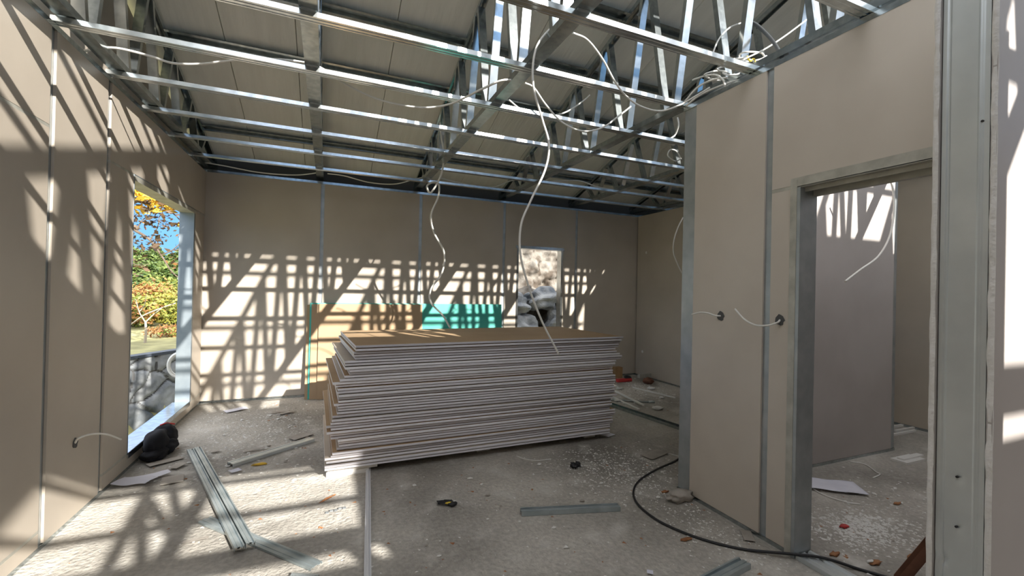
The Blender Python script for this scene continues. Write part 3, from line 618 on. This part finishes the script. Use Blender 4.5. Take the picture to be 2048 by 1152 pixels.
# far corner clutter
tag(MB().box(4.36, 4.50, 5.93, 6.03, 0, .17).box(4.355, 4.505, 5.925, 6.035, .17, .175).build('cardboard_box', 'card'), 'small brown cardboard box standing in the far right corner', 'box')
root = thing('red_tool', (4.32, 5.72, 0), 'red tool lying in front of the small brown box', 'tool')
MB().prism([(-.02, 0), (.03, 0), (.04, .02), (.035, .05), (-.02, .05), (-.03, .02)], (4.20, 5.66, .003), (4.46, 5.66, .003), (0, 1, 0), (0, 0, 1)).build('body', 'red', root)
MB().blob((4.42, 5.70, .06), (.07, .06, .03), .2, 2, 3, 2).build('handle', 'black', root)
root = thing('power_tool', (4.62, 5.55, 0), 'dark red power tool lying near the right wall\'s corner', 'tool')
MB().blob((4.60, 5.42, .05), (.08, .08, .05), .15, 2, 2, 3).build('motor', 'rust', root)
MB().prism([(-.03, 0), (.03, 0), (.03, .05), (-.03, .06)], (4.56, 5.60, .06), (4.80, 5.62, .06), (0, 1, 0), (0, 0, 1)).build('housing', 'frame', root)
MB().tube([(4.62, 5.45, .03), (4.75, 5.5, .03)], .02, 8).build('grip', 'black', root)
for i, (a, b2, lab, r) in enumerate((((1266, 776), (1350, 797), 'long white stick lying near the right wall', .010), ((1228, 786), (1287, 816), 'white stick crossing the dark pipe right of the stack', .012), ((1226, 796), (1278, 821), 'shorter white stick nearest the stack\'s right end', .012))):
    p, q = fl(*a), fl(*b2); tag(MB().prism([(-r, 0), (r, 0), (r, r*1.4), (-r, r*1.4)], (p.x, p.y, .003+.024*(i == 1)), (q.x, q.y, .003+.024*(i == 1)), ((q-p).cross(Vector((0, 0, 1)))).normalized(), (0, 0, 1)).build('white_stick', 'plaster'), lab, 'stick')
p, q = fl(1258, 797), fl(1298, 806); tag(MB().tube([(3.2, 4.85, .013), (q.x, q.y, .013)], .012, 8).tube([(q.x-.01, q.y, .013), (q.x+.07, q.y-.015, .013)], .018, 8).build('dark_pipe', 'galvd'), 'dark pipe lying under the white stick right of the stack', 'pipe')
for i, (px, py, s_, lab) in enumerate(((1315, 819, .07, 'white plaster lump beyond the empty floor track'), (1302, 779, .06, 'white plaster lump beside the long white stick'), (1240, 779, .045, 'white plaster lump right of the stack, near the red tool'), (1323, 797, .04, 'small plaster lump in front of the long white stick'), (1235, 803, .045, 'white plaster lump on the shorter white stick\'s end'))):
    c = fl(px, py); tag(MB().blob((c.x, c.y, s_*.30), (s_, s_*.7, s_*.32), .3, 2.5, i, 2).build('plaster_lump', 'plaster'), lab, 'plaster lump')
for i, (px, py) in enumerate(((1800, 853), (1815, 860), (1806, 868))):
    c = A_(px, py, 'z', 0); tag(MB().box(c.x-.22, c.x+.22, c.y-.012, c.y+.012, .002, .022).build('white_stick', 'plaster'), ['white stick by the far wall behind the doorway, rear one', 'white stick by the far wall behind the doorway, middle one', 'white stick by the far wall behind the doorway, front one'][i], 'stick')
tag(MB().box(4.52, 4.80, 2.10, 2.22, .001, .022).box(4.56, 4.86, 2.14, 2.19, .022, .034).build('white_board_scrap', 'plaster'), 'white scraps stacked at the foot of the inner wall\'s end', 'scrap')
# wall plugs on the right wall
for y, z in ((5.865, 2.08), (5.915, .424)):
    MBo = MB().tube([(XR-.0005, y, z), (XR-.006, y, z)], .022, 12)
    tag(MBo.build('round_plug', 'plaster'), 'white round cap %s on the right wall near the corner' % ('high' if z > 1 else 'low'), 'cap')
# scattered crumbs: single larger chips and the uncountable dust
rg = random.Random(11)
zones = [(1.6, 2.9, 2.3, 3.3, 22, 'plaster chip scattered on the floor between the stack and the partition', 'plaster chips before the partition'),
         (.35, 1.6, 1.7, 3.2, 20, 'plaster chip scattered on the open floor in front of the stack', 'plaster chips on the open floor'),
         (-1.1, -.1, 3.3, 5.6, 26, 'plaster chip scattered on the floor between stack and left wall', 'plaster chips by the left wall'),
         (2.8, 4.6, 3.4, 5.8, 26, 'plaster chip scattered on the floor right of the stack', 'plaster chips right of the stack'),
         (2.6, 4.2, 1.1, 2.2, 18, 'plaster chip on the floor of the room behind the doorway', 'plaster chips behind the doorway')]
for x0, x1, y0, y1, n, lab, grp in zones:
    for k in range(n):
        for _ in range(20):
            c = (rg.uniform(x0, x1), rg.uniform(y0, y1)); 
            if not (XP-.06 < c[0] < XP+.2 and c[1] < 2.5) and not (3.15 < c[0] < 3.5 and c[1] > 3.3) and not (0 < c[0] < 2.8 and c[1] > 3.42): break
        s_ = rg.uniform(.006, .02)
        tag(MB().blob((c[0], c[1], s_*.35), (s_, s_*rg.uniform(.5, 1), s_*.4), .4, 2.5, k, 1, sm=False).build('plaster_chip', rg.choice(['plaster', 'plaster', 'greypaper'])), lab, 'plaster chip', grp)
def crumbs(n, fn, smax, name, lab, m='plaster'):
    mb = MB()
    for k in range(n):
        x_, y_ = fn(); s_ = smax*1.35*(.3+.7*rg.random()**2); a = rg.uniform(0, 6.3); h = s_*.5
        n0 = len(mb.v)
        for j in range(3): mb.v.append((x_+s_*math.cos(a+j*2.1)*(1+.8*(j == 0)), y_+s_*math.sin(a+j*2.1)*(1+.8*(j == 0)), .0005))
        mb.v.append((x_, y_, h)); mb.face([n0, n0+1, n0+3]); mb.face([n0+1, n0+2, n0+3]); mb.face([n0+2, n0, n0+3])
    return tag(mb.build(name, m), lab, 'crumbs', kind='stuff')
def g2(cx, cy, sx, sy): return lambda: (rg.gauss(cx, sx), rg.gauss(cy, sy))
def clip(f, ok):
    def h():
        while True:
            p = f()
            if ok(*p): return p
    return h
okf = lambda x_, y_: (XL+.05 < x_ < XP-.03 or y_ > 2.5 or x_ > XP+.16) and not (-.05 < x_ < 2.72 and 3.40 < y_ < 4.75) and -1 < y_ < 6.0 and XL+.05 < x_ < 4.8
crumbs(1000, clip(g2(2.15, 2.9, .28, .28), okf), .008, 'plaster_crumbs', 'white plaster crumbs strewn between the stack and the partition')
crumbs(420, clip(g2(2.12, 1.95, .12, .35), okf), .007, 'plaster_crumbs', 'white plaster crumbs along the foot of the partition')
crumbs(500, clip(lambda: (rg.uniform(-1.2, 2.2), rg.uniform(1.2, 5.9)), okf), .006, 'plaster_crumbs', 'fine white crumbs spread over the whole main floor')
crumbs(800, clip(g2(-.6, 4.7, .35, .6), okf), .010, 'plaster_crumbs', 'white and grey crumbs left of the stack')
crumbs(420, clip(g2(4.2, 5.2, .5, .5), okf), .012, 'plaster_crumbs', 'white crumbs in the far right corner')
crumbs(900, clip(g2(3.05, 1.62, .16, .10), okf), .010, 'plaster_crumbs', 'heap of white plaster dust behind the doorway')
crumbs(420, clip(g2(3.3, 1.75, .45, .25), okf), .008, 'plaster_crumbs', 'loose white crumbs around the dust heap behind the doorway')
crumbs(260, clip(lambda: (rg.uniform(-1.2, 3.8), rg.uniform(1.2, 5.9)), okf), .010, 'dark_crumbs', 'dark bits of soil and leaf spread over the floor', 'leaf_dry')
c = fl(1688, 1055); tag(MB().blob((c.x, c.y, .008), (.03, .02, .008), .4, 2, 2, 2).build('red_scrap', 'red'), 'small red scrap in the dust heap behind the doorway', 'scrap')
for i, (px, py) in enumerate(((1372, 1080), (1330, 985), (1795, 1008), (1825, 1115), (1670, 1110), (1752, 1128))):
    c = fl(px, py); tag(MB().blob((c.x, c.y, .006), (.035, .014, .006), .5, 3, i, 2).build('dry_leaf', 'leaf_dry'),
        ['dry brown leaf below the black cord', 'dry brown leaf inside the bend of the black cord', 'dry brown leaf in the room behind, farthest back', 'dry brown leaf beside the rusty bar', 'dry brown leaf close behind the door jamb', 'dry brown leaf at the bottom of the doorway'][i], 'leaf')

# ------------------------------------------------------------------ outside
# ground: flat around the house, terrace behind the stone wall, hillside beyond
def gz(x_, y_):
    z = -.75
    s_ = (x_+2.60)*(-.849)+(y_-7.97)*.528    # distance behind the stone wall's line
    if s_ > .15 and x_ < -1.2: z = .22+.012*s_+.05*noise.noise(Vector((x_, y_, 0)))
    d = math.hypot(x_, y_)
    if d > 17: z += (d-17)*.035
    return z
mb = MB(); mb.grid(lambda u, v: (-40+80*u, 6.9+.001+70*v*v, 0), 1, 1)
mb = MB()
def gf(u, v):
    x_ = -26+42*u; y_ = 6.35+44*v**1.6; return (x_, y_, gz(x_, y_))
mb.grid(gf, 120, 90)
mb.grid(lambda u, v: (-26+(26-1.60)*u, -6+12.35*v, -.75), 4, 4)
mb.build('ground', 'grass', kind='structure', label='grassy ground and hillside outside the left window', category='ground')
# rubble stone retaining wall, seen through the left window
rgs = random.Random(3)
seeds = [(rgs.uniform(-.2, 4.2), rgs.uniform(-.2, 1.4)) for _ in range(64)]
sz = [rgs.uniform(-.02, .03) for _ in seeds]
w0 = Vector((-3.42, 6.66)); wd = Vector((.528, .849))
def vor(a, h):
    aw = a+.06*noise.noise(Vector((a*4, h*4, 1))); hw = h+.06*noise.noise(Vector((a*4, h*4, 7)))
    ds = sorted((math.hypot((aw-sx)*.8, hw-sy), i) for i, (sx, sy) in enumerate(seeds))
    return ds[1][0]-ds[0][0], ds[0][1]
cache = {}
def sf(u, v):
    a, h = 4*u, 1.08*v; e, i = vor(a, h); cache[(round(u, 4), round(v, 4))] = e
    dep = min(e, .09)/.09; dep = .06*(dep**.5)+sz[i]+.012*noise.noise(Vector((a*9, h*9, 2)))
    return (w0.x+wd.x*a+.849*dep, w0.y+wd.y*a-.528*dep, -.76+h)
mb = MB(); mb.grid(sf, 200, 60, 0, True, mif=lambda u, v: 1 if cache.get((round(u, 4), round(v, 4)), 1) < .012 else 0)
st = mb.build('stone_wall', ['stone', 'mortar_shade']); tag(st, 'low retaining wall of grey rubble stones outside the left window', 'stone wall', kind='thing')
p0 = Vector((w0.x, w0.y, .315)); p1 = Vector((w0.x+wd.x*4, w0.y+wd.y*4, .315))
MB().prism([(-.09, -.02), (.08, -.02), (.08, .02), (-.09, .02)], p0, p1, (.849, -.528, 0), (0, 0, 1)).build('coping', mat('dark_coping', (.05, .06, .08), .5), st)
tag(MB().grid(lambda u, v: (-1.60-1.5*u+.6*v, 5.0+2.6*v, -.62+.1*noise.noise(Vector((u*6, v*9, 0)))-.10*u), 16, 22).build('leaf_litter', 'soil'), 'reddish soil and leaf litter at the foot of the stone wall', 'leaf litter', kind='stuff')
# coil of white hose hanging outside beside the window
root = thing('hose_coil', (-1.52, 5.72, .50), 'coil of white hose hanging outside at the window\'s right edge', 'hose')
hc = at(362, 728, 'x', -1.62)
for k in range(5):
    cx = hc.x-.02*k+.03; R_ = .15-.011*(k % 3)
    MB().tube([(hc.x+R_*.75*math.cos(2*math.pi*i/32), hc.y-.02*k+.02*math.cos(2*math.pi*i/32), hc.z+R_*math.sin(2*math.pi*i/32)) for i in range(33)], .009, 7).build('hose_turn', 'cable', root)
# plants
rl = random.Random(5)
def shrub(c, r, n, size, mats, lab, cat='shrub', grp='shrubs outside the left window', trunk=True):
    z0 = gz(c[0], c[1]); r = (r[0], r[1], r[2]*.74); c = (c[0], c[1], z0+r[2]*.85)
    root = thing('shrub', (c[0], c[1], z0), lab, cat, grp)
    mb = MB()
    mb.leaves(c, r, n, size, rl, 0, .35); mb.build('foliage', mats[0], root)
    if len(mats) > 1: MB().leaves((c[0]+r[0]*.3, c[1]-r[1]*.3, c[2]-r[2]*.1), (r[0]*.8, r[1]*.8, r[2]*.8), n//3, size, rl, 0, .4).build('foliage', mats[1], root)
    q = MB()
    for k in range(5):
        a = rl.uniform(0, 6.3); q.tube([(c[0], c[1], z0-.05), (c[0]+r[0]*.3*math.cos(a), c[1]+r[1]*.3*math.sin(a), c[2]-r[2]*.3), (c[0]+r[0]*.7*math.cos(a), c[1]+r[1]*.7*math.sin(a), c[2]+r[2]*.4)], .02, 5, r2=.006)
    q.build('stem', 'bark', root)
def wp(px, y_): p = A_(px, 570, 'y', y_); return (p.x, y_)
shrub(wp(300, 15.5), (.8, .7, .85), 2600, .05, ['bushr', 'bushy'], 'rust orange autumn shrub outside the left window')
shrub(wp(355, 14.2), (.8, .7, .72), 2600, .05, ['bushy', 'bushg'], 'yellow green shrub beside the window\'s right jamb')
shrub(wp(255, 14.0), (.8, .7, .62), 2200, .05, ['bushg', 'bushr'], 'green and rust shrub at the window\'s left edge')
shrub(wp(330, 17.5), (1.0, .8, .95), 2400, .055, ['bushg', 'bushy'], 'pale green shrub behind the rust orange one')
shrub(wp(340, 11.6), (.45, .4, .20), 900, .03, ['bushr', 'bushg'], 'low reddish shrub on the grass near the stone wall')
def pine(c, h, r, lab):
    z0 = gz(*c); root = thing('conifer', (c[0], c[1], z0), lab, 'tree', 'conifers on the hillside')
    MB().tube([(c[0], c[1], z0-.2), (c[0], c[1], z0+h*.9)], .12, 7, r2=.03).build('trunk', 'bark', root)
    mb = MB(); T = 7
    for k in range(T):
        f_ = k/(T-1); rr = r*(1-f_*.8)*rl.uniform(.85, 1.15)
        mb.leaves((c[0]+rl.uniform(-.15, .15)*r, c[1], z0+h*(.18+.76*f_)), (rr, rr, h*.13), int(900*(1-f_*.6)), .11, rl, 0, .3)
    mb.build('foliage', 'pine', root)
pines = [(262, 36, 2.6, 1.7), (290, 34, 2.1, 1.6), (318, 37, 2.6, 1.8), (345, 33, 2.0, 1.6), (372, 33, 3.1, 1.5), (398, 36, 2.9, 1.7), (235, 34, 2.6, 1.7), (300, 25, 1.5, 1.3), (335, 24, 1.4, 1.3), (368, 25, 1.6, 1.3), (265, 24, 1.5, 1.3), (420, 30, 2.4, 1.7), (200, 30, 2.4, 1.8)]
plab = ['dark conifer far up the hillside at the window\'s left edge', 'conifer on the hillside left of the window\'s middle', 'conifer on the hillside at the window\'s middle, far row', 'conifer right of the window\'s middle, mid row', 'tallest conifer rising above the skyline at the window\'s right', 'conifer hidden behind the window\'s right jamb', 'conifer beyond the left side of the window',
        'low front conifer left of middle', 'low front conifer at the middle', 'low front conifer at the right', 'low front conifer at the window\'s left edge', 'conifer far right, behind the back wall corner', 'conifer far left, hidden by the left wall']
for k_, ((px, y_, h_, r_), l) in enumerate(zip(pines, plab)):
    if k_ in (5, 6, 11, 12): continue
    pine(wp(px, y_), h_, r_, l)
# pale bare sapling
c = wp(293, 10.6); z0 = gz(*c); mb = MB()
V = lambda a, b2, h_: (c[0]+a, c[1]+b2, z0+h_)
mb.tube(catmull([V(0, 0, -.05), V(.01, 0, .22), V(0, 0, .42)], 5), .026, 6, r2=.018); mb.tube(catmull([V(0, 0, .40), V(-.10, 0, .60), V(-.16, 0, .85)], 5), .014, 5, r2=.005); mb.tube(catmull([V(0, 0, .40), V(.12, 0, .55), V(.28, 0, .70)], 5), .014, 5, r2=.005)
mb.tube(catmull([V(-.10, 0, .60), V(-.02, 0, .75), V(0, 0, .95)], 5), .009, 5, r2=.004)
tag(mb.build('sapling', 'palebark'), 'small pale forked sapling on the grass behind the stone wall', 'sapling')
cable('fallen_branch', [Vector((*wp(262, 10.0), .62)), Vector((*wp(290, 10.0), .80)), Vector((*wp(325, 10.1), .93)), Vector((*wp(352, 10.1), 1.02))], .011, 'long pale bare twig reaching across the shrubs', 'twig', 'palebark')
# overhanging branches of an autumn tree near the house
tree = thing('autumn_tree', (-4.6, 8.9, gz(-4.6, 8.9)), 'autumn tree whose golden and dark branches hang across the left window', 'tree')
MB().tube(catmull([(-4.6, 8.9, .1), (-4.5, 8.9, 1.4), (-4.3, 8.8, 2.6), (-4.1, 8.7, 3.8)], 6), .13, 8, r2=.06).build('trunk', 'bark', tree)
def br(ps, r, r2=.006): MB().tube(catmull(ps, 8), r, 6, r2=r2).build('branch', 'bark', tree); return catmull(ps, 8)
def W(px, py, y_=9.0): return A_(px, py, 'y', y_)
tips = []
tips += br([Vector((-4.45, 8.9, 2.0)), W(255, 455), W(272, 462), W(300, 480), W(322, 510), W(345, 545), W(372, 565)], .035)
tips += br([Vector((-4.3, 8.8, 2.7)), W(250, 400), W(285, 405), W(320, 412), W(350, 430), W(385, 470)], .03)
tips += br([Vector((-4.2, 8.8, 3.2)), W(250, 350), W(290, 380), W(330, 385), W(372, 400)], .03)
tips += br([W(300, 480), W(315, 455), W(322, 430), W(350, 440)], .012, .003)
tips += br([W(322, 510), W(345, 500), W(365, 480), W(380, 450)], .012, .003)
tips += br([W(272, 462), W(285, 440), W(300, 430), W(305, 415)], .012, .003)
tips += br([W(255, 520), W(275, 530), W(300, 528)], .012, .003)
def onleaf(mname, boxes, n, size):
    mb = MB()
    for (x0, x1, y0, y1, k) in boxes:
        for _ in range(k):
            p = W(rl.uniform(x0, x1), rl.uniform(y0, y1), 9.0+rl.uniform(-.4, .5)); mb.leaves(p, (.02, .02, .02), 1, size*rl.uniform(.7, 1.3), rl, 0)
    mb.build('foliage', mname, tree)
onleaf('gold', [(255, 335, 365, 395, 170), (275, 350, 385, 425, 200), (330, 375, 395, 415, 60), (355, 392, 440, 455, 24), (255, 300, 340, 375, 60)], 0, .06)
onleaf('darkleaf', [(255, 300, 385, 450, 90), (290, 350, 400, 450, 110), (262, 330, 470, 500, 80), (262, 300, 500, 560, 30), (300, 345, 440, 480, 25), (335, 380, 450, 530, 30)], 0, .045)
onleaf('bushr', [(350, 392, 430, 470, 26), (330, 375, 520, 560, 12), (255, 290, 430, 460, 12), (360, 395, 490, 540, 16)], 0, .045)
# rock bank behind the back window
def rk(u, v):
    x_ = -.5+8*u; z = -.8+5.2*v; p = Vector((x_*1.3, z*1.3, 0))
    y_ = 8.9+.55*noise.noise(p)+.22*noise.noise(p*2.7)+.10*noise.noise(p*6)+.05*noise.noise(p*14)+.22*z
    return (x_, y_, z)
mb = MB(); mb.grid(rk, 220, 150); mb.build('rock_bank', 'rock', kind='structure', label='pale crumbly rock bank behind the back window', category='rock bank')
bl = [(3.75, 8.45, .55, .50, .32, 'large blue grey boulder low in the back window, left'), (4.75, 8.45, .60, .42, .40, 'large blue grey boulder at the back window\'s right'), (4.25, 8.35, -.05, .75, .36, 'boulder at the bottom of the back window'), (3.6, 8.5, 1.05, .35, .24, 'boulder halfway up the back window, left'),
      (4.35, 8.6, 1.22, .42, .22, 'boulder halfway up the back window, middle'), (5.0, 8.6, 1.15, .40, .25, 'boulder halfway up the back window, right'), (5.5, 8.4, .3, .6, .5, 'boulder beyond the right of the back window'), (3.1, 8.4, .2, .5, .45, 'boulder beyond the left of the back window')]
for i, (x_, y_, z, a, b2, l) in enumerate(bl):
    tag(MB().blob((x_, y_, z), (a, .35, b2), .32, 1.5, i+2, 4, sm=False).build('boulder', 'stone'), l, 'boulder', 'boulders behind the back window')
MB().box(XL-.3, XF+.3, YB+.13, 9.6, -.95, -.85).build('ground_behind', 'soil', kind='structure', label='soil between the back wall and the rock bank', category='ground')
